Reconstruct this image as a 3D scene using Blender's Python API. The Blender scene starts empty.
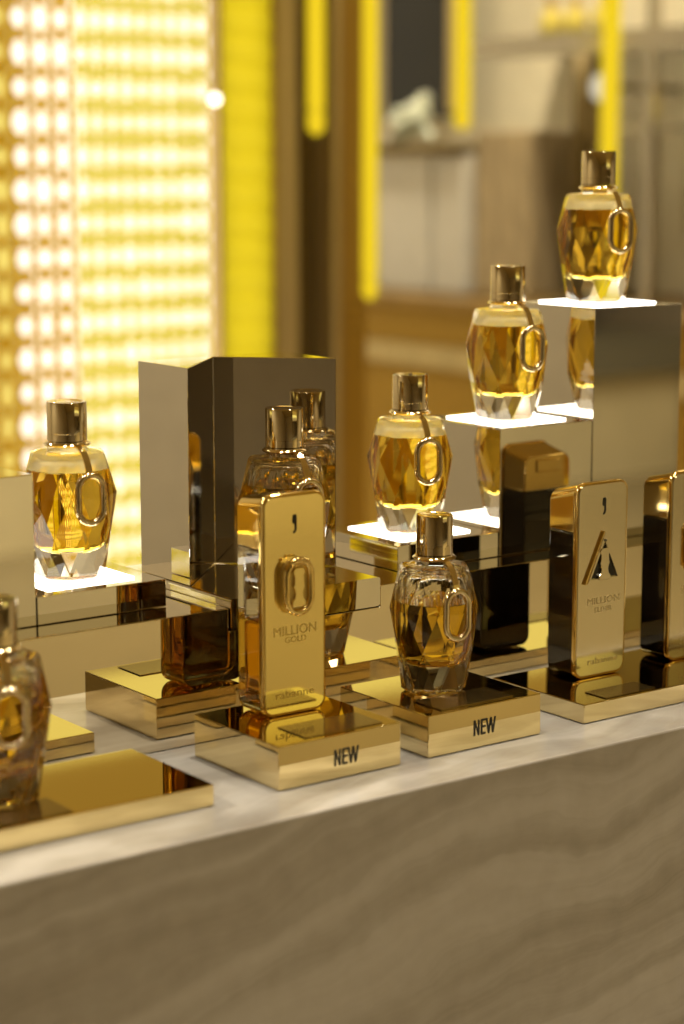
import bpy, bmesh, math, random
from mathutils import Vector, Matrix
random.seed(7)
PI = math.pi
scene = bpy.context.scene
COL = scene.collection

# ------------------------------------------------------------------ materials
def new_mat(name):
    m = bpy.data.materials.new(name); m.use_nodes = True
    nt = m.node_tree; nt.nodes.clear()
    out = nt.nodes.new('ShaderNodeOutputMaterial')
    return m, nt, out

def principled(name, col, rough=.4, metal=0., spec=.5, bump=0., bscale=200., coat=0., var=0., vscale=(6, 6, 6)):
    m, nt, out = new_mat(name)
    b = nt.nodes.new('ShaderNodeBsdfPrincipled')
    b.inputs['Base Color'].default_value = (*col, 1)
    b.inputs['Roughness'].default_value = rough
    b.inputs['Metallic'].default_value = metal
    b.inputs['Specular IOR Level'].default_value = spec
    b.inputs['Coat Weight'].default_value = coat
    if var or bump:
        tc = nt.nodes.new('ShaderNodeTexCoord')
        mp = nt.nodes.new('ShaderNodeMapping'); mp.inputs['Scale'].default_value = vscale
        nt.links.new(tc.outputs['Object'], mp.inputs['Vector'])
        n = nt.nodes.new('ShaderNodeTexNoise'); n.inputs['Scale'].default_value = bscale if bump else 4
        n.inputs['Detail'].default_value = 4
        nt.links.new(mp.outputs['Vector'], n.inputs['Vector'])
        if var:
            r = nt.nodes.new('ShaderNodeValToRGB')
            r.color_ramp.elements[0].position = .3; r.color_ramp.elements[1].position = .7
            r.color_ramp.elements[0].color = (*[c * (1 - var) for c in col], 1)
            r.color_ramp.elements[1].color = (*[min(1, c * (1 + var)) for c in col], 1)
            nt.links.new(n.outputs['Fac'], r.inputs['Fac'])
            nt.links.new(r.outputs['Color'], b.inputs['Base Color'])
        if bump:
            bp = nt.nodes.new('ShaderNodeBump'); bp.inputs['Strength'].default_value = bump
            bp.inputs['Distance'].default_value = .0005
            nt.links.new(n.outputs['Fac'], bp.inputs['Height'])
            nt.links.new(bp.outputs['Normal'], b.inputs['Normal'])
    nt.links.new(b.outputs[0], out.inputs[0])
    return m

def emission(name, col, strength):
    m, nt, out = new_mat(name)
    e = nt.nodes.new('ShaderNodeEmission')
    e.inputs['Color'].default_value = (*col, 1); e.inputs['Strength'].default_value = strength
    nt.links.new(e.outputs[0], out.inputs[0])
    return m

def glass(name, col, ior, rough=0.):
    m, nt, out = new_mat(name)
    g = nt.nodes.new('ShaderNodeBsdfGlass')
    g.inputs['Color'].default_value = (*col, 1); g.inputs['IOR'].default_value = ior
    g.inputs['Roughness'].default_value = rough
    nt.links.new(g.outputs[0], out.inputs[0])
    return m

def translucent(name, col, gloss=.12):
    m, nt, out = new_mat(name)
    t = nt.nodes.new('ShaderNodeBsdfTranslucent'); t.inputs['Color'].default_value = (*col, 1)
    d = nt.nodes.new('ShaderNodeBsdfDiffuse'); d.inputs['Color'].default_value = (*col, 1)
    mx = nt.nodes.new('ShaderNodeMixShader'); mx.inputs[0].default_value = .3
    nt.links.new(t.outputs[0], mx.inputs[1]); nt.links.new(d.outputs[0], mx.inputs[2])
    g = nt.nodes.new('ShaderNodeBsdfGlossy'); g.inputs['Roughness'].default_value = .2
    m2 = nt.nodes.new('ShaderNodeMixShader'); m2.inputs[0].default_value = gloss * .5
    nt.links.new(mx.outputs[0], m2.inputs[1]); nt.links.new(g.outputs[0], m2.inputs[2])
    nt.links.new(m2.outputs[0], out.inputs[0])
    return m

def marble():
    m, nt, out = new_mat('veined onyx marble')
    N = nt.nodes.new; Lk = nt.links.new
    tc = N('ShaderNodeTexCoord')
    sep = N('ShaderNodeSeparateXYZ'); Lk(tc.outputs['Object'], sep.inputs[0])
    wn = N('ShaderNodeTexNoise'); wn.inputs['Scale'].default_value = 5.; wn.inputs['Detail'].default_value = 5
    mp0 = N('ShaderNodeMapping'); mp0.inputs['Scale'].default_value = (1., 1.3, 1.3)
    Lk(tc.outputs['Object'], mp0.inputs[0]); Lk(mp0.outputs[0], wn.inputs['Vector'])
    # height across the bands: z + .6y - .13x + noise
    def math_(op, a, b):
        n = N('ShaderNodeMath'); n.operation = op
        for i, v in enumerate((a, b)):
            if isinstance(v, (int, float)): n.inputs[i].default_value = v
            else: Lk(v, n.inputs[i])
        return n.outputs[0]
    h = math_('ADD', sep.outputs['Z'], math_('MULTIPLY', sep.outputs['Y'], .8))
    h = math_('SUBTRACT', h, math_('MULTIPLY', sep.outputs['X'], .17))
    h = math_('ADD', h, math_('MULTIPLY', wn.outputs['Fac'], .10))
    cx = N('ShaderNodeCombineXYZ'); Lk(h, cx.inputs['Z']); Lk(math_('MULTIPLY', sep.outputs['X'], .03), cx.inputs['X'])
    n1 = N('ShaderNodeTexNoise'); n1.inputs['Scale'].default_value = 26; n1.inputs['Detail'].default_value = 6; n1.inputs['Roughness'].default_value = .6
    Lk(cx.outputs[0], n1.inputs['Vector'])
    r = N('ShaderNodeValToRGB'); cr = r.color_ramp
    cr.elements[0].position = .30; cr.elements[0].color = (.31, .27, .225, 1)
    cr.elements[1].position = .80; cr.elements[1].color = (.74, .70, .66, 1)
    e = cr.elements.new(.40); e.color = (.48, .435, .385, 1)
    e = cr.elements.new(.50); e.color = (.56, .52, .475, 1)
    e = cr.elements.new(.56); e.color = (.63, .59, .55, 1)
    Lk(n1.outputs['Fac'], r.inputs['Fac'])
    fn = N('ShaderNodeTexNoise'); fn.inputs['Scale'].default_value = 60; fn.inputs['Detail'].default_value = 6
    Lk(tc.outputs['Object'], fn.inputs['Vector'])
    mx = N('ShaderNodeMixRGB'); mx.blend_type = 'OVERLAY'; mx.inputs[0].default_value = .18
    Lk(r.outputs['Color'], mx.inputs[1]); Lk(fn.outputs['Fac'], mx.inputs[2])
    b = N('ShaderNodeBsdfPrincipled')
    Lk(mx.outputs[0], b.inputs['Base Color'])
    b.inputs['Roughness'].default_value = .14; b.inputs['Specular IOR Level'].default_value = .5
    Lk(b.outputs[0], out.inputs[0])
    return m

M = {}
M['marble'] = marble()
M['mirror'] = principled('silver mirror', (.80, .765, .70), .018, 1)
M['riser'] = principled('champagne mirror', (.82, .74, .58), .02, 1)
M['brass'] = principled('polished brass', (.84, .705, .40), .035, 1)
M['plate_gold'] = principled('satin gold', (.91, .75, .32), .10, 1)
M['gold'] = principled('polished gold', (.92, .70, .27), .07, 1)
M['cap_gold'] = principled('cap gold', (.83, .70, .45), .06, 1)
M['champagne'] = principled('satin champagne gold', (.82, .745, .57), .13, 1)
M['dark_gold'] = principled('engraved dark gold', (.70, .54, .20), .38, 1)
M['dark_champ'] = principled('engraved champagne', (.66, .56, .36), .38, 1)
M['black'] = principled('black lacquer', (.006, .005, .004), .12)
M['black_glass'] = principled('dark brown glass', (.010, .006, .003), .05, spec=.6, coat=.4)
M['ink'] = principled('black print', (.008, .008, .008), .4)
M['glass'] = glass('clear glass', (.985, .98, .965), 1.48)
M['liquid'] = glass('amber perfume', (.955, .80, .28), .93)
M['air'] = glass('empty chamber', (1, 1, 1), 1 / 1.48)
M['glow_chamber'], _nt, _out = new_mat('imitated glow in empty chamber')  # whitish scatter imitates the glow above the perfume in the lit bottles
_t = _nt.nodes.new('ShaderNodeBsdfTranslucent'); _t.inputs['Color'].default_value = (1, 1, .96, 1)
_g = _nt.nodes.new('ShaderNodeBsdfGlass'); _g.inputs['IOR'].default_value = 1 / 1.48; _g.inputs['Roughness'].default_value = .25
_m = _nt.nodes.new('ShaderNodeMixShader'); _m.inputs[0].default_value = .68
_nt.links.new(_t.outputs[0], _m.inputs[1]); _nt.links.new(_g.outputs[0], _m.inputs[2]); _nt.links.new(_m.outputs[0], _out.inputs[0])
M['bar_liquid'] = glass('deep amber perfume', (.94, .77, .27), .93)
M['panel_light'] = emission('light panel', (1, .96, .84), 6.)
M['label'] = principled('smoked label film', (.30, .20, .07), .10, .9)
M['wall'] = principled('tan wall', (.52, .455, .34), .6, var=.06)
M['floor'] = principled('beige floor tile', (.26, .205, .105), .25, var=.08, vscale=(1, 1, 1))
M['ceiling'] = principled('ceiling paint', (.68, .54, .28), .8)
M['bronze'] = principled('brushed bronze', (.42, .27, .09), .35, .9, var=.25, vscale=(30, 30, .6))
M['dark_bronze'] = principled('dark bronze', (.20, .14, .05), .4, .6, var=.3, vscale=(40, 40, .6))
M['tan_metal'] = principled('tan brushed metal', (.66, .52, .25), .35, .6, var=.2, vscale=(30, 30, .6))
M['lacquer'] = principled('gold lacquer', (.50, .30, .045), .28, .5)
M['acrylic'] = translucent('yellow acrylic', (.88, .80, .05))
M['sheet_bronze'] = translucent('smoky amber acrylic', (.82, .62, .08))
M['backlight'] = emission('backlight', (1, .93, .72), 1.9)
M['rod'] = emission('glowing yellow tube', (1, .70, .02), .92)
M['bulb'] = emission('bulb', (1, .93, .75), 5.)
M['shelf_back'] = principled('pale lit backboard', (.74, .64, .42), .6, var=.05)
M['chrome'] = principled('brushed steel', (.62, .58, .50), .25, 1)
M['white_box'] = principled('pale lacquer', (.70, .64, .52), .4, var=.04)
M['screen_dark'] = principled('dark glass panel', (.02, .022, .025), .15)
M['leaf'] = principled('pale blossom', (.78, .80, .62), .6, var=.15, vscale=(40, 40, 40))
M['amber_simple'] = principled('amber glass', (.72, .58, .12), .12, coat=.5)
M['pale_knob'] = principled('pearl lacquer', (.80, .74, .60), .3)
M['carton'] = principled('bronze carton', (.42, .32, .18), .4, .3, var=.25, vscale=(14, 14, 3))

# ------------------------------------------------------------------ helpers
def link(name, bm, mat, parent=None, smooth=None, bevel=0., seg=2, loc=None):
    me = bpy.data.meshes.new(name); 
    bmesh.ops.recalc_face_normals(bm, faces=bm.faces)
    bm.to_mesh(me); bm.free()
    me.materials.append(mat)
    o = bpy.data.objects.new(name, me); COL.objects.link(o)
    if parent: o.parent = parent
    if loc: o.location = loc
    if bevel:
        b = o.modifiers.new('edge', 'BEVEL'); b.width = bevel; b.segments = seg; b.limit_method = 'ANGLE'; b.angle_limit = math.radians(40)
        b.harden_normals = False
    if smooth is not None:
        if smooth >= 179:
            me.polygons.foreach_set('use_smooth', [True] * len(me.polygons))
        else:
            me.polygons.foreach_set('use_smooth', [True] * len(me.polygons))
            me.set_sharp_from_angle(angle=math.radians(smooth))
    return o

def tag(o, label, cat, group=None, kind=None):
    if label: o['label'] = label
    if cat: o['category'] = cat
    if group: o['group'] = group
    if kind: o['kind'] = kind
    return o

def thing(name, label, cat, loc=(0, 0, 0), rz=0., group=None):
    o = bpy.data.objects.new(name, None); COL.objects.link(o)
    o.empty_display_size = .02
    o.location = loc; o.rotation_euler = (0, 0, rz)
    return tag(o, label, cat, group)

def copy_thing(src, loc, label, rz=None):
    c = src.copy(); COL.objects.link(c); c.location = loc
    if rz is not None: c.rotation_euler = (0, 0, rz)
    c['label'] = label
    for ch in list(src.children):
        d = ch.copy(); COL.objects.link(d); d.parent = c
        for g in list(ch.children):
            e = g.copy(); COL.objects.link(e); e.parent = d
    return c

def box(bm, x0, x1, y0, y1, z0, z1):
    vs = [bm.verts.new((x, y, z)) for z in (z0, z1) for x, y in ((x0, y0), (x1, y0), (x1, y1), (x0, y1))]
    for f in ((3, 2, 1, 0), (4, 5, 6, 7), (0, 1, 5, 4), (1, 2, 6, 5), (2, 3, 7, 6), (3, 0, 4, 7)):
        bm.faces.new([vs[i] for i in f])
    return bm

def mbox(*a): return box(bmesh.new(), *a)

def prism_xz(pts, y0, y1, bm=None):
    bm = bm or bmesh.new()
    a = [bm.verts.new((x, y0, z)) for x, z in pts]; b = [bm.verts.new((x, y1, z)) for x, z in pts]
    n = len(pts)
    bm.faces.new(a); bm.faces.new(b[::-1])
    for i in range(n): bm.faces.new((a[i], b[i], b[(i + 1) % n], a[(i + 1) % n]))
    return bm

def prism_xy(pts, z0, z1, bm=None):
    bm = bm or bmesh.new()
    a = [bm.verts.new((x, y, z0)) for x, y in pts]; b = [bm.verts.new((x, y, z1)) for x, y in pts]
    n = len(pts)
    bm.faces.new(a); bm.faces.new(b[::-1])
    for i in range(n): bm.faces.new((a[i], b[i], b[(i + 1) % n], a[(i + 1) % n]))
    return bm

def rrect(x0, x1, z0, z1, r, n=8, corners=(1, 1, 1, 1)):
    pts = []
    for k, (cx, cz, a0) in enumerate(((x1 - r, z0 + r, -PI / 2), (x1 - r, z1 - r, 0), (x0 + r, z1 - r, PI / 2), (x0 + r, z0 + r, PI))):
        if corners[k]:
            for i in range(n + 1):
                a = a0 + PI / 2 * i / n
                pts.append((cx + r * math.cos(a), cz + r * math.sin(a)))
        else:
            pts.append(((x1, z0), (x1, z1), (x0, z1), (x0, z0))[k])
    return pts

def lathe(prof, n=40, bm=None, cx=0, cy=0):
    bm = bm or bmesh.new(); rings = []
    for r, z in prof:
        if r < 1e-6: rings.append([bm.verts.new((cx, cy, z))])
        else: rings.append([bm.verts.new((cx + r * math.cos(2 * PI * i / n), cy + r * math.sin(2 * PI * i / n), z)) for i in range(n)])
    for a, b in zip(rings, rings[1:]):
        for i in range(n):
            j = (i + 1) % n
            if len(a) == 1 and len(b) == 1: continue
            if len(a) == 1: bm.faces.new((a[0], b[i], b[j]))
            elif len(b) == 1: bm.faces.new((a[i], b[0], a[j]))
            else: bm.faces.new((a[i], b[i], b[j], a[j]))
    return bm

def sweep(path, r, closed=True, n=10, bm=None, up=Vector((0, 1, 0))):
    bm = bm or bmesh.new(); P = [Vector(p) for p in path]; m = len(P); rings = []
    for i, p in enumerate(P):
        t = (P[(i + 1) % m] - P[i - 1]) if closed else (P[min(i + 1, m - 1)] - P[max(i - 1, 0)])
        t.normalize(); s = t.cross(up).normalized(); u = s.cross(t)
        rr = r if not callable(r) else r(i / m)
        rings.append([bm.verts.new(p + s * math.cos(2 * PI * k / n) * rr + u * math.sin(2 * PI * k / n) * rr) for k in range(n)])
    for i in range(m if closed else m - 1):
        a, b = rings[i], rings[(i + 1) % m]
        for k in range(n): bm.faces.new((a[k], a[(k + 1) % n], b[(k + 1) % n], b[k]))
    if not closed: bm.faces.new(rings[0]); bm.faces.new(rings[-1][::-1])
    return bm

def stadium(w, h, cz, y=0., n=12, cx=0.):
    r = w / 2; s = h / 2 - r; pts = []
    for i in range(n + 1):
        a = PI * i / n; pts.append((cx + r * math.cos(a), y, cz + s + r * math.sin(a)))
    for i in range(n + 1):
        a = PI + PI * i / n; pts.append((cx + r * math.cos(a), y, cz - s + r * math.sin(a)))
    return pts

def ball(bm, c, r, u=10, v=8):
    bmesh.ops.create_uvsphere(bm, u_segments=u, v_segments=v, radius=r, matrix=Matrix.Translation(c)); return bm

def text_mesh(name, s, height, width, depth, mat, parent, loc):
    """flat lettering standing in the XZ plane, facing -Y, centred on loc"""
    cu = bpy.data.curves.new(name, 'FONT'); cu.body = s; cu.size = 1; cu.extrude = 0.; cu.offset = 0.
    cu.resolution_u = 3
    t = bpy.data.objects.new(name, cu); COL.objects.link(t)
    dg = bpy.context.evaluated_depsgraph_get()
    me = bpy.data.meshes.new_from_object(t.evaluated_get(dg))
    bpy.data.objects.remove(t); bpy.data.curves.remove(cu)
    xs = [v.co.x for v in me.vertices]; ys = [v.co.y for v in me.vertices]
    x0, x1, y0, y1 = min(xs), max(xs), min(ys), max(ys)
    bm = bmesh.new(); bm.from_mesh(me); bpy.data.meshes.remove(me)
    for v in bm.verts:
        v.co = Vector(((v.co.x - (x0 + x1) / 2) / (x1 - x0) * width, 0, (v.co.y - (y0 + y1) / 2) / (y1 - y0) * height))
    ext = bmesh.ops.extrude_face_region(bm, geom=bm.faces[:])
    for g in ext['geom']:
        if isinstance(g, bmesh.types.BMVert): g.co.y -= depth
    return link(name, bm, mat, parent, loc=loc)

# ------------------------------------------------------------------ the room
FL = -.93; CE = 2.4
def struct(name, bm, mat, **k):
    o = link(name, bm, mat, **k); o['kind'] = 'structure'; return o
X0, X1, Y0, Y1 = -3.2, 6.4, -6.2, 4.3
struct('floor', mbox(X0, X1, Y0, Y1, FL - .1, FL), M['floor'])
struct('ceiling', mbox(X0, X1, Y0, Y1, CE, CE + .1), M['ceiling'])
struct('wall_left', mbox(X0 - .1, X0, Y0, Y1, FL, CE), M['wall'])
struct('wall_right', mbox(X1, X1 + .1, Y0, Y1, FL, CE), M['wall'])
struct('wall_back', mbox(X0, X1, Y1, Y1 + .1, FL, CE), M['wall'])
struct('wall_front', mbox(X0, X1, Y0 - .1, Y0, FL, CE), M['wall'])

# ------------------------------------------------------------------ the counter
EDGE = .8463
t = thing('sales_counter', 'long veined beige marble counter carrying the whole perfume display', 'counter', (0, EDGE, FL))
link('countertop', mbox(-.7, 2.1, 0, .40, .003, .93), M['marble'], t, bevel=.0012)

# ------------------------------------------------------------------ the mirrored display
RF = .992; RT = .079; G = .0004
SX0, SX1 = .6586, .7705           # notch with the low slab
prof = [(-.5, G), (1.9, G), (1.9, RT), (SX1 + .0008, RT), (SX1 + .0008, .0652), (SX0 - .0008, .0652), (SX0 - .0008, RT), (-.5, RT)]
o = link('display_riser', prism_xz(prof, RF, 1.135), M['riser'], bevel=.0005)
tag(o, 'long low mirrored riser along the back of the marble counter', 'display riser')

def mirror_block(name, label, x0, x1, z1, lit, y0=1.018, y1=1.102, z0=RT + G):
    t = thing(name, label, 'display block', ((x0 + x1) / 2, (y0 + y1) / 2, z0))
    w, d, h = (x1 - x0) / 2 - .0002, (y1 - y0) / 2, z1 - z0
    link('body', mbox(-w, w, -d, d, 0, h), M['mirror'], t, bevel=.0003)
    if lit:
        p = link('light_panel', mbox(-.0290, .0290, -.0290, .0290, h + .0001, h + .0011), M['panel_light'], t)
        p['label'] = 'glowing white light panel set in the top'
    return t
mirror_block('mirror_block', 'tall mirrored block cut by the photo left edge, beside the lit bottle', .4600, .5445, .1662, False)
mirror_block('mirror_block', 'low mirrored block with lit top left of the notched mirror column', .5449, .6312, .0958, True)
mirror_block('mirror_block', 'lowest lit step of the mirrored stair at right', .8056, .8912, .0958, True)
mirror_block('mirror_block', 'middle lit step of the mirrored stair at right', .8916, .9752, .1645, True)
mirror_block('mirror_block', 'tallest lit step of the mirrored stair at right', .9756, 1.0594, .2410, True)

o = link('mirror_slab', prism_xz(rrect(SX0, SX1, .0662, .0845, .0018, 4), .9908, 1.116), M['mirror'])
tag(o, 'flat mirrored slab set into the riser under the notched column', 'display slab')
B_ = [(.6588, 1.0925), (.6588, 1.0356), (.7115, 1.0883), (.7676, 1.0335), (.7676, 1.0925)]
o = link('mirror_column', prism_xy([(x + .0003, y) for x, y in B_], .0849, .2177), M['mirror'], bevel=.0005)
tag(o, 'tall mirrored column with a V notch, behind the gold bar bottle', 'display column')

# ------------------------------------------------------------------ brass plinths
def plinth(label, x0, x1, h, new_x=None):
    t = thing('display_plinth', label, 'plinth', ((x0 + x1) / 2, .9289, 0))
    w = (x1 - x0) / 2
    link('body', mbox(-w, w, -.0424, .0424, G, h), M['brass'], t, bevel=.0005)
    if new_x is not None:
        letters(t, new_x - (x0 + x1) / 2, -.0424)
    return t

def letters(parent, cx, y):
    """the word NEW in condensed bold capitals"""
    bm = bmesh.new(); H = .0094; s = .00125
    d0, d1 = y - .00025, y - .00002
    def poly(pts): prism_xz([(cx + a, .0078 + b) for a, b in pts], d0, d1, bm)
    z0 = 0
    # N
    x = -.0082; w = .0045
    poly([(x, 0), (x + s, 0), (x + s, H), (x, H)])
    poly([(x + w - s, 0), (x + w, 0), (x + w, H), (x + w - s, H)])
    poly([(x + s, H), (x + s, H - .0030), (x + w - s, 0), (x + w - s, .0030)])
    # E
    x = -.0027; w = .0037
    poly([(x, 0), (x + s, 0), (x + s, H), (x, H)])
    for zz in (0, H / 2 - s / 2 + .0001, H - s): poly([(x + s, zz), (x + w, zz), (x + w, zz + s), (x + s, zz + s)])
    # W
    x = .0017; w = .0066; q = w / 4; ss = .00115
    for a, b in ((0, q), (2 * q, q), (2 * q, 3 * q), (4 * q, 3 * q)):
        a += x; b += x
        poly([(b - ss / 2, 0), (b + ss / 2, 0), (a + ss / 2, H), (a - ss / 2, H)])
    o = link('lettering', bm, M['ink'], parent)
    o['label'] = 'black printed word NEW'

plinth('low wide brass plinth under the bottle cut by the left edge', .33, .5775, .0123)
plinth('brass plinth marked NEW under the gold bar bottle', .6197, .7045, .0254, .6656)
plinth('brass plinth marked NEW under the half-full faceted bottle', .7247, .8116, .0254, .7671)
plinth('low wide brass plinth under the two dark-sided bar bottles', .8473, 1.12, .0123)

for nm, x0, x1, y0, y1, z in (
    ('small smoked label lying on the left low plinth', .452, .494, .890, .918, .0123),
    ('small smoked label lying before the gold bar bottle', .641, .695, .891, .918, .0254),
    ('small smoked label lying before the half-full faceted bottle', .738, .793, .891, .917, .0254),
    ('small smoked label lying before the triangle-emblem bar bottle', .868, .911, .889, .908, .0123),
    ('small smoked label lying before the bar bottle at the right edge', .958, 1.010, .889, .908, .0123)):
    o = link('information_label', mbox(x0, x1, y0, y1, z + .0002, z + .0006), M['label'])
    tag(o, nm, 'label', 'smoked labels on the plinths')

# ------------------------------------------------------------------ faceted bottle
def gem_body():
    bm = bmesh.new(); N = 8
    def ring(r, z, off): return [bm.verts.new((r * math.cos(2 * PI * (i + off) / N), r * math.sin(2 * PI * (i + off) / N), z)) for i in range(N)]
    base = ring(.0185, 0, .5); base2 = ring(.0207, .0015, .5); low = ring(.0256, .0265, 0); gir = ring(.0284, .0510, .5)
    sh = ring(.0232, .0752, 0); top = ring(.0216, .0768, 0)
    neck = ring(.0128, .0778, 0); neck2 = ring(.0118, .0800, 0)
    bm.faces.new(base[::-1])
    def quads(a, b):
        for i in range(N): bm.faces.new((a[i], a[(i + 1) % N], b[(i + 1) % N], b[i]))
    def anti(a, b, shift):
        # a and b rotated half a step to each other: alternate triangles
        for i in range(N):
            j = (i + 1) % N
            if shift:   # a has offset .5, b offset 0
                bm.faces.new((a[i], b[j], b[i])); bm.faces.new((a[i], a[j], b[j]))
            else:       # a offset 0, b offset .5
                bm.faces.new((a[i], a[j], b[i])); bm.faces.new((a[j], b[j], b[i]))
    quads(base, base2); anti(base2, low, True); anti(low, gir, False); anti(gir, sh, True)
    quads(sh, top); quads(top, neck); quads(neck, neck2); bm.faces.new(neck2)
    return bm

CAV = [(0, .0172), (.008, .0172), (.0125, .0176), (.0155, .0193), (.0176, .0226), (.0194, .029), (.0210, .037), (.0219, .045), (.0222, .052), (.0216, .059),
       (.0203, .0655), (.0190, .0698), (.0175, .0724), (.0150, .0738), (0, .0742)]
def cavity_r(z):
    for (r0, z0), (r1, z1) in zip(CAV[1:], CAV[2:]):
        if z0 <= z <= z1 and z1 > z0: return r0 + (r1 - r0) * (z - z0) / (z1 - z0)
    return 0
def liquid_bm(level):
    p = [q for q in CAV if q[1] < level - .0005] + [(cavity_r(level), level), (cavity_r(level) * .98, level + .00001), (0, level + .00001)]
    return lathe(p, 48)
def chamber_bm(level):
    l2 = level + .0003
    p = [(0, l2), (cavity_r(l2) * .98, l2), (cavity_r(l2), l2 + .00001)] + [q for q in CAV if q[1] > l2 + .0006]
    return lathe(p, 48)

def gem_bottle(label, loc, level, rz=0., group=None, sc=(1, 1, 1), chamber='air'):
    t = thing('perfume_bottle', label, 'perfume bottle', loc, rz, group); t.scale = sc
    link('glass_body', gem_body(), M['glass'], t)
    link('liquid', liquid_bm(level), M['liquid'], t, smooth=50)
    link('inner_chamber', chamber_bm(level), M[chamber], t, smooth=50)
    link('collar', lathe([(0, .0801), (.0112, .0801), (.0132, .0805), (.0139, .0813), (.0132, .0821), (.0122, .0826), (.0122, .0832), (0, .0832)], 40), M['cap_gold'], t, smooth=40)
    cp = link('cap', lathe([(0, .0834), (.0113, .0834), (.0117, .0837), (.0117, .0877), (.01155, .0878), (.01155, .0881), (.0117, .0882), (.0117, .1066), (.0114, .1071), (.0095, .1072), (.0090, .1069), (0, .1069)], 48), M['cap_gold'], t, smooth=35)
    # chain tag: strap from the collar over the shoulder, link ring hanging in front
    st = bmesh.new()
    pts = [(-.0134, .0815), (-.0165, .0805), (-.0218, .0785), (-.0256, .0745), (-.0285, .0690), (-.0302, .0640)]
    hw = .0020; th = .0006; A = []
    for i, (y, z) in enumerate(pts):
        y2, z2 = pts[min(i + 1, len(pts) - 1)]; y1_, z1_ = pts[max(i - 1, 0)]
        tv = Vector((0, y2 - y1_, z2 - z1_)).normalized(); nv = Vector((0, tv.z, -tv.y))
        A.append([st.verts.new(Vector((sx * hw, y, z)) + nv * s * th) for sx, s in ((-1, 1), (1, 1), (1, -1), (-1, -1))])
    for a, b in zip(A, A[1:]):
        for k in range(4): st.faces.new((a[k], a[(k + 1) % 4], b[(k + 1) % 4], b[k]))
    st.faces.new(A[0]); st.faces.new(A[-1][::-1])
    rg = link('tag_ring', sweep(stadium(.0158, .0285, .0515, -.0308, 12), .0021, True, 10), M['cap_gold'], t, smooth=179)
    rg['label'] = 'gold chain-link ring hanging in front of the glass'
    s = link('strap', st, M['cap_gold'], rg)
    return t

GZ = lambda top: top + .0012 + .0002
S_ = .0655
gem_bottle('full faceted perfume bottle lit from below, left of the mirrored column', (.588, 1.056, GZ(.0958)), S_, -.08, 'faceted amber perfume bottles', (1, 1, .97), 'glow_chamber')
src = None
gem_bottle('full faceted perfume bottle on the lowest lit step of the mirrored stair', (.8457, 1.056, GZ(.0958)), S_, -.27, 'faceted amber perfume bottles', (1, 1, .97), 'glow_chamber')
gem_bottle('full faceted perfume bottle on the middle lit step of the mirrored stair', (.9300, 1.056, GZ(.1645)), S_, -.14, 'faceted amber perfume bottles', (1, 1, .97), 'glow_chamber')
gem_bottle('full faceted perfume bottle on the highest lit step, topmost in view', (1.0125, 1.056, GZ(.2410)), S_, -.22, 'faceted amber perfume bottles', (1, 1, .97), 'glow_chamber')
gem_bottle('faceted perfume bottle in the mirror notch, mostly hidden behind the gold bar bottle', (.7165, 1.0170, .0847), .0600, -.12, 'faceted amber perfume bottles')
gem_bottle('partly emptied faceted perfume bottle on the second NEW plinth', (.7655, .9320, .0256), .0550, -.19, 'faceted amber perfume bottles', (.94, .94, 1))
gem_bottle('faceted perfume bottle on the left low plinth, cut by the photo edge', (.473, .9300, .0125), .0640, -.25, 'faceted amber perfume bottles')

# ------------------------------------------------------------------ bar bottles
def one_figure(h):
    """outline of a stout figure 1 with waist, height h, centred in x"""
    w = h * .18
    half = [(w * 1.15, 0), (w * 1.15, h * .14), (w * .80, h * .20), (w * .62, h * .34), (w * .78, h * .46), (w * .98, h * .53), (w * .80, h * .60), (w * .78, h * .80), (w * 1.0, h * .88), (w * .7, h)]
    return half + [(-a, b) for a, b in reversed(half)]

def slot_shape():
    return [(-.0013, .0052), (.0004, .0055), (.0014, .0046), (.0014, -.0030), (.0008, -.0048), (-.0008, -.0056), (-.0012, -.0046), (-.0002, -.0036), (-.0001, -.0004), (-.0013, .0002), (-.0017, .0020)]

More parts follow.
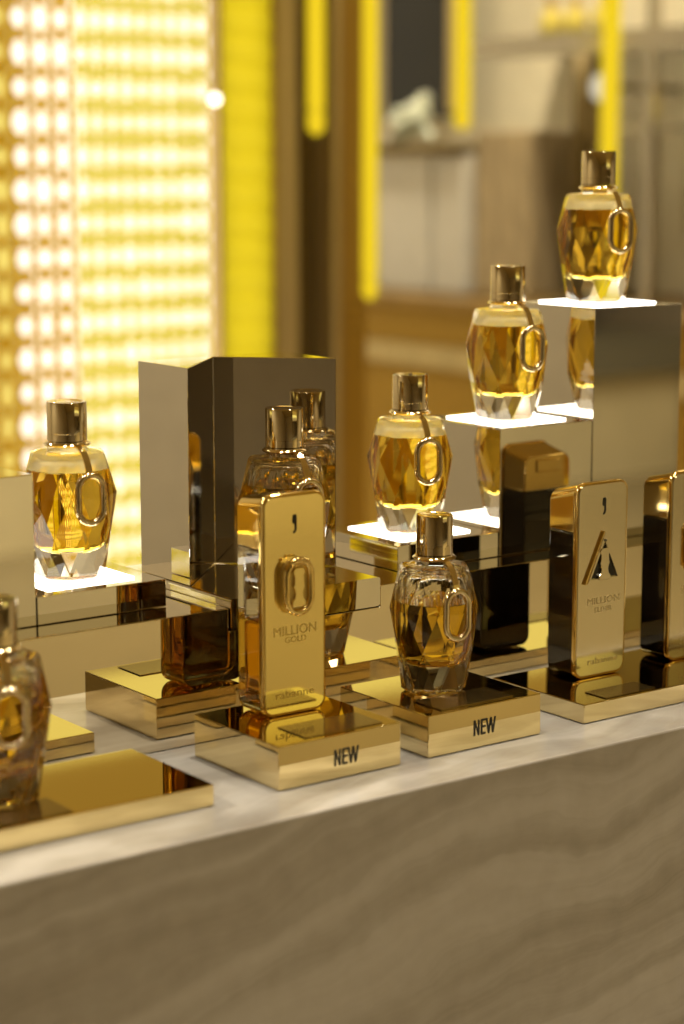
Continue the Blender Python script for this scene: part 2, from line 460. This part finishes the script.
def bar_bottle(label, loc, w, h, kind):
    t = thing('bar_shaped_bottle', label, 'perfume bottle', loc, 0, 'gold bar shaped perfume bottles')
    W = w / 2; D = .0132; yf = -D
    plate = M['plate_gold'] if kind == 'gold' else M['champagne']
    dark = M['dark_gold'] if kind == 'gold' else M['dark_champ']
    link('front_plate', prism_xz(rrect(-W + .0013, W - .0013, .0013, h - .0013, .0062, 10), yf, yf + .0028), plate, t, bevel=.0006, seg=2, smooth=30)
    # bright rim round the plate (a closed frame)
    bm = bmesh.new(); o_ = rrect(-W, W, 0, h, .0075, 10); i_ = rrect(-W + .0013, W - .0013, .0013, h - .0013, .0062, 10)
    n = len(o_)
    prof = [(0, yf + .0030), (0, yf + .0012), (.35, yf + .0003), (.8, yf + .0001), (1, yf + .0006), (1, yf + .0030)]
    R = [[bm.verts.new((o_[k][0] * (1 - f) + i_[k][0] * f, y, o_[k][1] * (1 - f) + i_[k][1] * f)) for k in range(n)] for f, y in prof]
    for a, b in zip(R, R[1:] + R[:1]):
        for k in range(n): bm.faces.new((a[k], b[k], b[(k + 1) % n], a[(k + 1) % n]))
    link('rim', bm, M['gold'], t, smooth=40)
    link('backing', prism_xz(rrect(-W + .0015, W - .0015, .0015, h - .0015, .006, 6), yf + .0029, yf + .0034), M['black'], t)
    # body behind the plate
    cz = h - .0315; ins = .0006
    x0, x1 = -W + ins, W - ins; ys = yf + .0036
    if kind == 'gold':
        link('glass_body', prism_xz(rrect(x0, x1, .0006, cz - .0002, .007, 8, (1, 0, 0, 1)), ys, D), M['glass'], t, bevel=.0012, seg=3, smooth=40)
        lv = h * .42
        link('liquid', prism_xz(rrect(x0 + .0042, x1 - .0042, .0065, lv, .005, 6, (1, 0, 0, 1)), ys + .0030, D - .0035), M['bar_liquid'], t, bevel=.002, seg=3, smooth=60)
        link('inner_chamber', prism_xz(rrect(x0 + .0042, x1 - .0042, lv + .0004, cz - .004, .004, 6, (0, 1, 1, 0)), ys + .0030, D - .0035), M['air'], t, bevel=.002, seg=3, smooth=60)
    else:
        b = link('glass_body', prism_xz(rrect(x0, x1, .0006, cz - .0002, .007, 8, (1, 0, 0, 1)), ys, D), M['black_glass'], t, bevel=.0012, seg=3, smooth=40)
        b['label'] = 'opaque dark brown glass body'
    cp = bmesh.new()
    prism_xz(rrect(x0, x1, cz, h - .0008, .0072, 8, (0, 1, 1, 0)), ys, D, cp)
    for v in cp.verts:
        if v.co.y > 0 and v.co.z > cz + .004: v.co.z -= .0055 if kind != 'gold' else .0025
    link('spray_cap', cp, M['gold'], t, bevel=.0009, seg=2, smooth=40)
    nt_ = link('cap_catch', mbox(-.011, .011, D - .002, D + .0012, h - .0185, h - .0095), M['gold'], t, bevel=.0006)
    # atomiser slot
    sx, sz = (.0002, .1112) if kind == 'gold' else (.0012, .1110)
    link('spray_slot', prism_xz([(sx + a, sz + b) for a, b in slot_shape()], yf - .0002, yf + .0002), M['ink'], t)
    # emblem
    if kind == 'gold':
        ez = .0755; ex = -.0002
        bm = bmesh.new()
        sweep(stadium(.0170, .0300, ez, yf - .0042, 10, ex), .0022, True, 10, bm)
        e = link('emblem', bm, M['gold'], t, smooth=179); e['label'] = 'raised gold chain-link emblem'
        rb = prism_xz([(p[0], p[2]) for p in stadium(.0205, .0335, ez, 0, 12, ex - .0002)], yf - .0036, yf - .0001)
        link('emblem_base', rb, M['dark_gold'], e, bevel=.0004)
        link('emblem_figure', prism_xz([(ex + a, ez - .0115 + b) for a, b in one_figure(.0225)], yf - .0050, yf - .0037), M['plate_gold'], e, bevel=.0003)
        rv = bmesh.new()
        for k in range(4):
            a = PI * (.30 + .13 * k); ball(rv, (ex + .0092 * math.cos(a), yf - .0056, ez + .0068 + .0092 * math.sin(a)), .0016)
        for dx in (-.002, .002): ball(rv, (ex + dx, yf - .0056, ez + .0132), .0010)
        link('emblem_bead', rv, M['gold'], e, smooth=179)
        text_mesh('lettering', 'MILLION', .0056, .0300, .00015, dark, t, (.0002, yf - .00002, .0497))
        text_mesh('lettering', 'GOLD', .0036, .0150, .00015, dark, t, (.0006, yf - .00002, .0442))
        text_mesh('lettering', 'rabanne', .0046, .0270, .00015, dark, t, (.0000, yf - .00002, .0125))
    elif kind == 'triangle':
        ez0, ez1 = .0630, .0942; ex = .0010; hw = .0163
        zt = ez1 + .0005
        bm = bmesh.new()
        k = .0022
        prism_xz([(ex - hw - .001, ez0 - .0012), (ex - hw + .0008, ez0 - .0012), (ex + .0002, zt), (ex - .0010, zt + .0004)], yf - .0018, yf - .0001, bm)
        e = link('emblem', bm, M['gold'], t, bevel=.0003); e['label'] = 'gold triangle emblem around a figure 1'
        link('emblem_base', prism_xz([(ex - hw + .0042, ez0 + .0018), (ex + hw - .0042, ez0 + .0018), (ex + .0003, zt - .0075)], yf - .0004, yf - .0001), M['black'], e)
        fr = bmesh.new()
        prism_xz([(ex - hw + .0022, ez0 - .001), (ex - hw + .0046, ez0 + .0014), (ex + .0002, zt - .0062), (ex + .0002, zt - .0012)], yf - .0014, yf - .0002, fr)
        prism_xz([(ex + .0002, zt - .0012), (ex + .0002, zt - .0062), (ex + hw - .0042, ez0 + .0014), (ex + hw - .0006, ez0 - .001)], yf - .0014, yf - .0002, fr)
        prism_xz([(ex - hw + .0022, ez0 - .001), (ex + hw - .0006, ez0 - .001), (ex + hw - .0042, ez0 + .0014), (ex - hw + .0046, ez0 + .0014)], yf - .0014, yf - .0002, fr)
        link('emblem_frame', fr, M['champagne'], e)
        link('emblem_figure', prism_xz([(ex + a * 1.15, ez0 + .0005 + b) for a, b in one_figure(.0205)], yf - .0020, yf - .0003), M['champagne'], e, bevel=.0002)
        dt = bmesh.new(); ball(dt, (ex + .0003, yf - .0018, zt - .0058), .0008)
        link('emblem_dot', dt, M['black'], e, smooth=179)
        text_mesh('lettering', 'MILLION', .0044, .0280, .00015, dark, t, (.0021, yf - .00002, .0500))
        text_mesh('lettering', 'ELIXIR', .0032, .0150, .00015, dark, t, (.0021, yf - .00002, .0440))
        text_mesh('lettering', 'rabanne', .0042, .0260, .00015, dark, t, (.0022, yf - .00002, .0107))
    else:
        ez = .0760; ex = .0035; w_, h_ = .0118, .0175; c = .0055
        def octo(s, d=0): return [(ex + a, ez + b) for a, b in ((w_ * s - c * s, -h_ * s), (w_ * s, -h_ * s + c * s), (w_ * s, h_ * s - c * s), (w_ * s - c * s, h_ * s), (-w_ * s + c * s, h_ * s), (-w_ * s, h_ * s - c * s), (-w_ * s, -h_ * s + c * s), (-w_ * s + c * s, -h_ * s))]
        e = link('emblem', sweep([(a, yf - .0016, b) for a, b in octo(1.)], .0017, True, 8), M['gold'], t, smooth=40); e['label'] = 'raised gold octagon emblem'
        link('emblem_base', prism_xz(octo(.95), yf - .0004, yf - .0001), M['black'], e)
        link('emblem_figure', prism_xz([(ex + a, ez - .0115 + b) for a, b in one_figure(.023)], yf - .0018, yf - .0005), M['champagne'], e, bevel=.0002)
        text_mesh('lettering', 'MILLION', .0050, .0280, .00015, dark, t, (.0040, yf - .00002, .0480))
        text_mesh('lettering', 'PRIVE', .0036, .0150, .00015, dark, t, (.0040, yf - .00002, .0412))
        text_mesh('lettering', 'rabanne', .0042, .0260, .00015, dark, t, (.0030, yf - .00002, .0130))
    return t
bar_bottle('shiny yellow gold bar bottle with chain-link emblem and clear glass sides', (.6664, .9497, .0256), .0446, .1290, 'gold')
bar_bottle('champagne gold bar bottle with triangle emblem and dark glass sides', (.9047, .9462, .0125), .0446, .1270, 'triangle')
bar_bottle('champagne gold bar bottle with octagon emblem, cut by the right edge', (.9883, .9462, .0125), .0446, .1270, 'octagon')

# ------------------------------------------------------------------ the shop behind
def perforated(x0, x1, z0, z1, sx, sz, rx, rz, y, th):
    """sheet with rows of oval holes (one mesh)"""
    bm = bmesh.new(); nx = max(1, round((x1 - x0) / sx)); nz = max(1, round((z1 - z0) / sz))
    sx = (x1 - x0) / nx; sz = (z1 - z0) / nz; K = 16
    rx0, rz0 = rx, rz
    for i in range(nx):
        for j in range(nz):
            rx, rz = rx0 * random.uniform(.82, 1.12), rz0 * random.uniform(.80, 1.22)
            cx, cz = x0 + (i + .5) * sx, z0 + (j + .5) * sz
            sq = []; el = []
            for k in range(K):
                a = 2 * PI * (k + .5) / K; c, s = math.cos(a), math.sin(a); m = max(abs(c), abs(s))
                sq.append(bm.verts.new((cx + c / m * sx / 2, y, cz + s / m * sz / 2)))
                el.append(bm.verts.new((cx + c * rx, y, cz + s * rz)))
            for k in range(K):
                q = (k + 1) % K; bm.faces.new((sq[k], sq[q], el[q], el[k]))
    # corner gaps filled by tiny triangles are avoided: the 16-gon touches every side
    bmesh.ops.remove_doubles(bm, verts=bm.verts, dist=.0003)
    ext = bmesh.ops.extrude_face_region(bm, geom=bm.faces[:])
    for g in ext['geom']:
        if isinstance(g, bmesh.types.BMVert): g.co.y += th
    return bm

ZB, ZT = FL + .02, 1.7
t = thing('light_screen', 'tall glowing lattice screen of gold links and bright dots behind the left bottles', 'light screen', (0, 0, 0))
link('backlight_panel', mbox(1.206, 1.788, 2.738, 2.748, ZB, ZT), M['backlight'], t)
link('added_dimming_film', mbox(1.21, 1.437, 2.722, 2.726, ZB, ZT), translucent('added dimming film', (.96, .90, .50)), t)  # film added to dim and yellow the leftmost dots
link('dark_lattice', perforated(1.22, 1.525, ZB, ZT, .0355, .0490, .0126, .0164, 2.70, .004), M['sheet_bronze'], t)
link('yellow_lattice', perforated(1.528, 1.762, ZB, ZT, .0275, .0490, .0090, .0148, 2.70, .004), M['acrylic'], t)
link('frame', box(mbox(1.195, 1.205, 2.70, 2.75, ZB, ZT), 1.789, 1.795, 2.712, 2.75, ZB, ZT), M['bronze'], t)

t = thing('light_column', 'glowing yellow ribbed column right of the bright dotted screen', 'light column', (0, 0, 0))
bm = bmesh.new(); nz = 58 * 6; rows = []
for j in range(nz + 1):
    z = ZB + (ZT - ZB) * j / nz; y = 2.742 - .005 * abs(math.sin(PI * j / 6))
    rows.append([bm.verts.new(p) for p in ((1.805, y, z), (1.908, y, z), (1.908, 2.745, z), (1.805, 2.745, z))])
for a, b in zip(rows, rows[1:]):
    for k in range(4): bm.faces.new((a[k], a[(k + 1) % 4], b[(k + 1) % 4], b[k]))
bm.faces.new(rows[0]); bm.faces.new(rows[-1][::-1])
link('ribbed_cover', bm, translucent('deep yellow acrylic', (.885, .80, .14)), t)
link('lamp_strip', mbox(1.806, 1.907, 2.775, 2.785, ZB, ZT), emission('column backlight', (1, .93, .45), 2.2), t)
link('frame', box(mbox(1.796, 1.804, 2.735, 2.88, ZB, ZT), 1.909, 1.915, 2.735, 2.88, ZB, ZT), M['bronze'], t)

def simple(name, label, cat, bm, mat, group=None, **k):
    return tag(link(name, bm, mat, **k), label, cat, group)
simple('metal_post', 'broad tan metal post right of the yellow ribbed column', 'post', mbox(1.917, 1.975, 2.76, 2.87, FL, CE), M['tan_metal'], bevel=.003)
simple('metal_post', 'dark bronze post behind the short hanging yellow tube', 'post', mbox(1.977, 2.028, 2.79, 2.88, FL, CE), M['dark_bronze'], bevel=.003)
simple('metal_post', 'narrow tan post between the two left hanging tubes', 'post', mbox(2.030, 2.046, 2.74, 2.85, FL, CE), M['tan_metal'], bevel=.003)
simple('metal_post', 'narrow gold post left of the long hanging yellow tube', 'post', mbox(2.048, 2.076, 2.77, 2.86, FL, CE), M['bronze'], bevel=.003)
simple('metal_post', 'gold post directly behind the long hanging yellow tube', 'post', mbox(2.078, 2.140, 2.79, 2.90, FL, CE), M['lacquer'], bevel=.004)

def tube(label, x, y, zend, r):
    t = thing('hanging_light_tube', label, 'lamp', (x, y, zend), 0, 'hanging yellow light tubes')
    link('tube', lathe([(0, .040), (r, .040), (r, CE - zend), (0, CE - zend)], 20), M['rod'], t, smooth=40)
    link('tip', lathe([(0, 0), (r * .5, .002), (r * .95, .010), (r, .020), (r, .034), (r * .6, .037), (r * .6, .0395), (0, .0395)], 20), M['rod'], t, smooth=50)
    return t
tube('short glowing yellow tube, leftmost of the hanging tubes', 1.894, 2.60, .378, .0135)
tube('longest glowing yellow tube hanging before the gold post', 1.999, 2.60, .121, .0125)
tube('glowing yellow tube hanging before the dark panel', 2.600, 3.091, .398, .0165)
tube('glowing yellow tube behind the topmost perfume bottle', 2.600, 2.686, .215, .0165)

t = thing('pendant_bulb', 'small round bright bulb at the edge of the dotted screen', 'lamp', (1.722, 2.62, .43))
bm = bmesh.new(); ball(bm, (0, 0, 0), .0075, 16, 12); link('bulb', bm, M['bulb'], t, smooth=179)
link('cord', lathe([(0, .0077), (.0015, .0077), (.0015, CE - .43), (0, CE - .43)], 8), M['black'], t)

# shelving wall unit on the right
t = thing('wall_shelving', 'pale backlit wall shelving with steel shelves behind the mirrored stair', 'shelving', (0, 0, 0))
link('back_panel', mbox(3.06, 3.10, 2.0, 4.05, .07, CE - .02), M['shelf_back'], t)
sh = link('shelf', mbox(2.79, 3.06, 2.2, 3.31, .562, .582), M['chrome'], t, bevel=.002)
lp = link('added_shelf_light', mbox(2.79, 2.805, 2.22, 3.29, .546, .558), emission('added shelf light', (1, .90, .66), 12.), t)  # light strip added to brighten the back panel below the shelf
link('added_shelf_lip', mbox(2.784, 2.7895, 2.2, 3.31, .540, .582), M['chrome'], t, bevel=.001)  # lip added to hide the light strip from view
sh = link('shelf', mbox(2.83, 3.06, 2.2, 2.90, .395, .405), M['chrome'], t, bevel=.002)
link('upright', mbox(2.785, 2.805, 2.765, 2.785, .07, CE - .02), M['chrome'], t)
link('upright', mbox(2.90, 2.93, 3.06, 3.10, .07, .562), M['dark_bronze'], t)
link('upright', mbox(2.785, 2.80, 3.335, 3.362, .44, CE - .02), M['tan_metal'], t)
t = thing('base_cabinet', 'long gold lacquer base cabinet under the wall shelving', 'cabinet', (0, 0, 0))
link('body', mbox(2.66, 3.10, 2.0, 4.05, FL, .045), M['lacquer'], t)
link('top', mbox(2.62, 3.10, 2.0, 4.05, .046, .066), M['bronze'], t, bevel=.002)
link('rail', mbox(2.630, 2.658, 2.0, 4.05, -.075, -.030), M['tan_metal'], t, bevel=.003)

simple('dark_screen', 'dark glass panel on the wall above the pale gift boxes', 'panel', mbox(2.90, 2.93, 3.50, 3.72, .43, 1.4), M['screen_dark'], bevel=.003)
simple('gift_box', 'pale tall gift box under the blossom, left of the pair', 'box', mbox(2.79, 2.95, 3.425, 3.60, .0665, .345), M['white_box'], 'pale gift boxes', bevel=.004)
simple('gift_box', 'pale tall gift box left of the bronze carton, right of the pair', 'box', mbox(2.79, 2.95, 3.310, 3.412, .0665, .352), M['white_box'], 'pale gift boxes', bevel=.004)
simple('display_tray', 'dark bronze tray lying across the pale gift boxes', 'tray', mbox(2.77, 2.95, 3.31, 3.60, .3525, .372), M['dark_bronze'], bevel=.003)
simple('display_carton', 'large bronze carton standing behind the middle step', 'carton', mbox(2.81, 2.98, 3.13, 3.30, .0665, .40), M['carton'], bevel=.006)
bm = bmesh.new(); ball(bm, (2.79, 3.555, .3885), .0155, 16, 12)
simple('pearl_ball', 'small pale ball lying on the tray beside the blossom', 'ball', bm, M['pale_knob'], smooth=179)
bm = bmesh.new()
for k in range(26):
    c = Vector((random.uniform(-.03, .03), random.uniform(-.04, .04), random.uniform(.018, .07)))
    if k > 14: c = Vector((random.uniform(-.02, .02), random.uniform(-.035, -.005), random.uniform(.05, .10)))
    mt = Matrix.Translation(Vector((2.815, 3.515, .374)) + c) @ Matrix.Rotation(random.uniform(0, 6), 4, 'X') @ Matrix.Diagonal((1, 1.0, .35, 1))
    bmesh.ops.create_icosphere(bm, subdivisions=2, radius=random.uniform(.016, .024), matrix=mt)
simple('blossom', 'pale greenish blossom lying on the dark tray', 'flower', bm, M['leaf'], smooth=179)

def small_bottle(label, x, y, z, s, group):
    t = thing('amber_bottle', label, 'perfume bottle', (x, y, z), 0, group)
    link('body', lathe([(0, 0), (.020 * s, 0), (.023 * s, .004 * s), (.026 * s, .03 * s), (.022 * s, .055 * s), (.010 * s, .06 * s), (.010 * s, .064 * s), (0, .064 * s)], 16), M['amber_simple'], t, smooth=40)
    link('cap', lathe([(0, .0645 * s), (.011 * s, .0645 * s), (.011 * s, .085 * s), (0, .085 * s)], 16), M['gold'], t, smooth=40)
for nm, y in (('first', 3.17), ('second', 3.10), ('third', 3.02), ):
    small_bottle('blurred amber bottle on the steel shelf, %s from the left' % nm, 2.90, y, .5822, .95, 'amber bottles on the upper shelf')
for nm, y in (('beside the steel upright', 2.735), ('cut by the right photo edge', 2.665)):
    small_bottle('blurred amber bottle on the lower shelf, ' + nm, 2.90, y, .4052, .95, 'amber bottles on the lower shelf')
t = thing('wall_lamp', 'pale oval wall lamp left of the tube behind the topmost bottle', 'lamp', (2.84, 2.965, .48))
bm = bmesh.new(); ball(bm, (0, 0, 0), .017, 16, 12)
for v in bm.verts: v.co.z *= 1.5
link('shade', bm, emission('lamp shade', (1, .90, .66), .75), t, smooth=179)
link('bracket', mbox(.016, .22, -.006, .006, -.006, .006), M['dark_bronze'], t)
link('plate', mbox(-.004, .02, -.014, .014, -.11, -.035), M['dark_bronze'], t)

# furniture across the aisle, seen only in the mirrors
t = thing('aisle_counter', 'low pale counter across the aisle seen only in the mirrors', 'counter', (4.2, -4.2, FL))
link('body', mbox(-2.0, 2.0, -.3, .3, 0, .42), principled('pale counter front', (.80, .70, .42), .5, var=.08, vscale=(1, 1, 1)), t)
link('top', mbox(-2.05, 2.05, -.35, .35, .421, .57), principled('dark grey lacquer', (.22, .205, .14), .4), t)
t = thing('lit_fascia', 'long glowing yellow fascia across the aisle seen only in the mirrors', 'light box', (4.3, -4.6, 0))
link('glowing_front', mbox(-2.0, 2.0, 0, .02, 1.62, 1.90), emission('yellow fascia light', (1, .90, .30), 1.1), t)
link('added_upper_glow', mbox(-2.0, 2.0, 0, .015, 1.902, 2.345), emission('added amber reflection glow', (1, .66, .14), .42), t)  # glowing band added to turn the plinth reflections amber
link('added_lower_glow', mbox(-2.0, 2.0, 0, .015, 1.30, 1.618), emission('added dim reflection glow', (1, .74, .30), .42), t)  # glowing band added to lift the dark reflections along the riser
link('housing', mbox(-2.02, 2.02, -.30, -.001, 1.28, 2.35), M['bronze'], t)
link('leg', mbox(-2.02, -1.96, -.30, -.001, FL, 1.279), M['bronze'], t)
link('leg', mbox(1.96, 2.02, -.30, -.001, FL, 1.279), M['bronze'], t)

# ------------------------------------------------------------------ lights
def area(name, loc, size, energy, col, rot=(0, 0, 0), spread=180):
    l = bpy.data.lights.new(name, 'AREA'); l.shape = 'DISK'; l.size = size; l.energy = energy; l.color = col
    l.spread = math.radians(spread)
    o = bpy.data.objects.new(name, l); COL.objects.link(o); o.location = loc; o.rotation_euler = rot
    return o
WARM = (1, .91, .71)
for x, y, e, sp in ((1.0, .9, 7, 110), (.2, .9, 6, 110), (1.9, 1.0, 6, 110), (.9, -1.3, 17, 180), (3.6, -2.4, 50, 120), (1.2, -2.8, 42, 120), (5.0, -1.0, 42, 120), (-1.6, 2.4, 70, 150), (.2, 3.4, 22, 150), (2.35, 2.7, 60, 140)):  # the full-spread one is fill added to brighten the counter front
    area('downlight_and_fill', (x, y, CE - .02), .28, e, WARM, spread=sp)

w = bpy.data.worlds.new('shop'); scene.world = w; w.use_nodes = True
w.node_tree.nodes['Background'].inputs['Color'].default_value = (.02, .016, .01, 1)

# ------------------------------------------------------------------ camera
cam = bpy.data.cameras.new('camera'); co = bpy.data.objects.new('camera', cam); COL.objects.link(co)
th = math.radians(53.218); p = math.atan((512 - 160.35) / 2056.7)
Fv = Vector((math.cos(th) * math.cos(p), math.sin(th) * math.cos(p), -math.sin(p)))
Rv = Vector((math.sin(th), -math.cos(th), 0)); Uv = Rv.cross(Fv)
mw = Matrix((Rv, Uv, -Fv)).transposed().to_4x4(); mw.translation = Vector((0, 0, .34))
co.matrix_world = mw
cam.sensor_width = 36; cam.sensor_fit = 'AUTO'; cam.lens = 2056.7 / 1024 * 36
cam.clip_start = .05
cam.dof.use_dof = True; cam.dof.focus_distance = 1.265; cam.dof.aperture_fstop = 4.5
cam.dof.aperture_blades = 0
scene.camera = co

vs = scene.view_settings
vs.view_transform = 'Standard'; vs.look = 'None'; vs.gamma = 1; vs.use_curve_mapping = False
vs.exposure = 0.
cy = scene.cycles
cy.max_bounces = 24; cy.transmission_bounces = 18; cy.glossy_bounces = 10; cy.diffuse_bounces = 4; cy.transparent_max_bounces = 8
cy.caustics_reflective = False; cy.caustics_refractive = True
cy.sample_clamp_indirect = 6.
cy.use_denoising = True
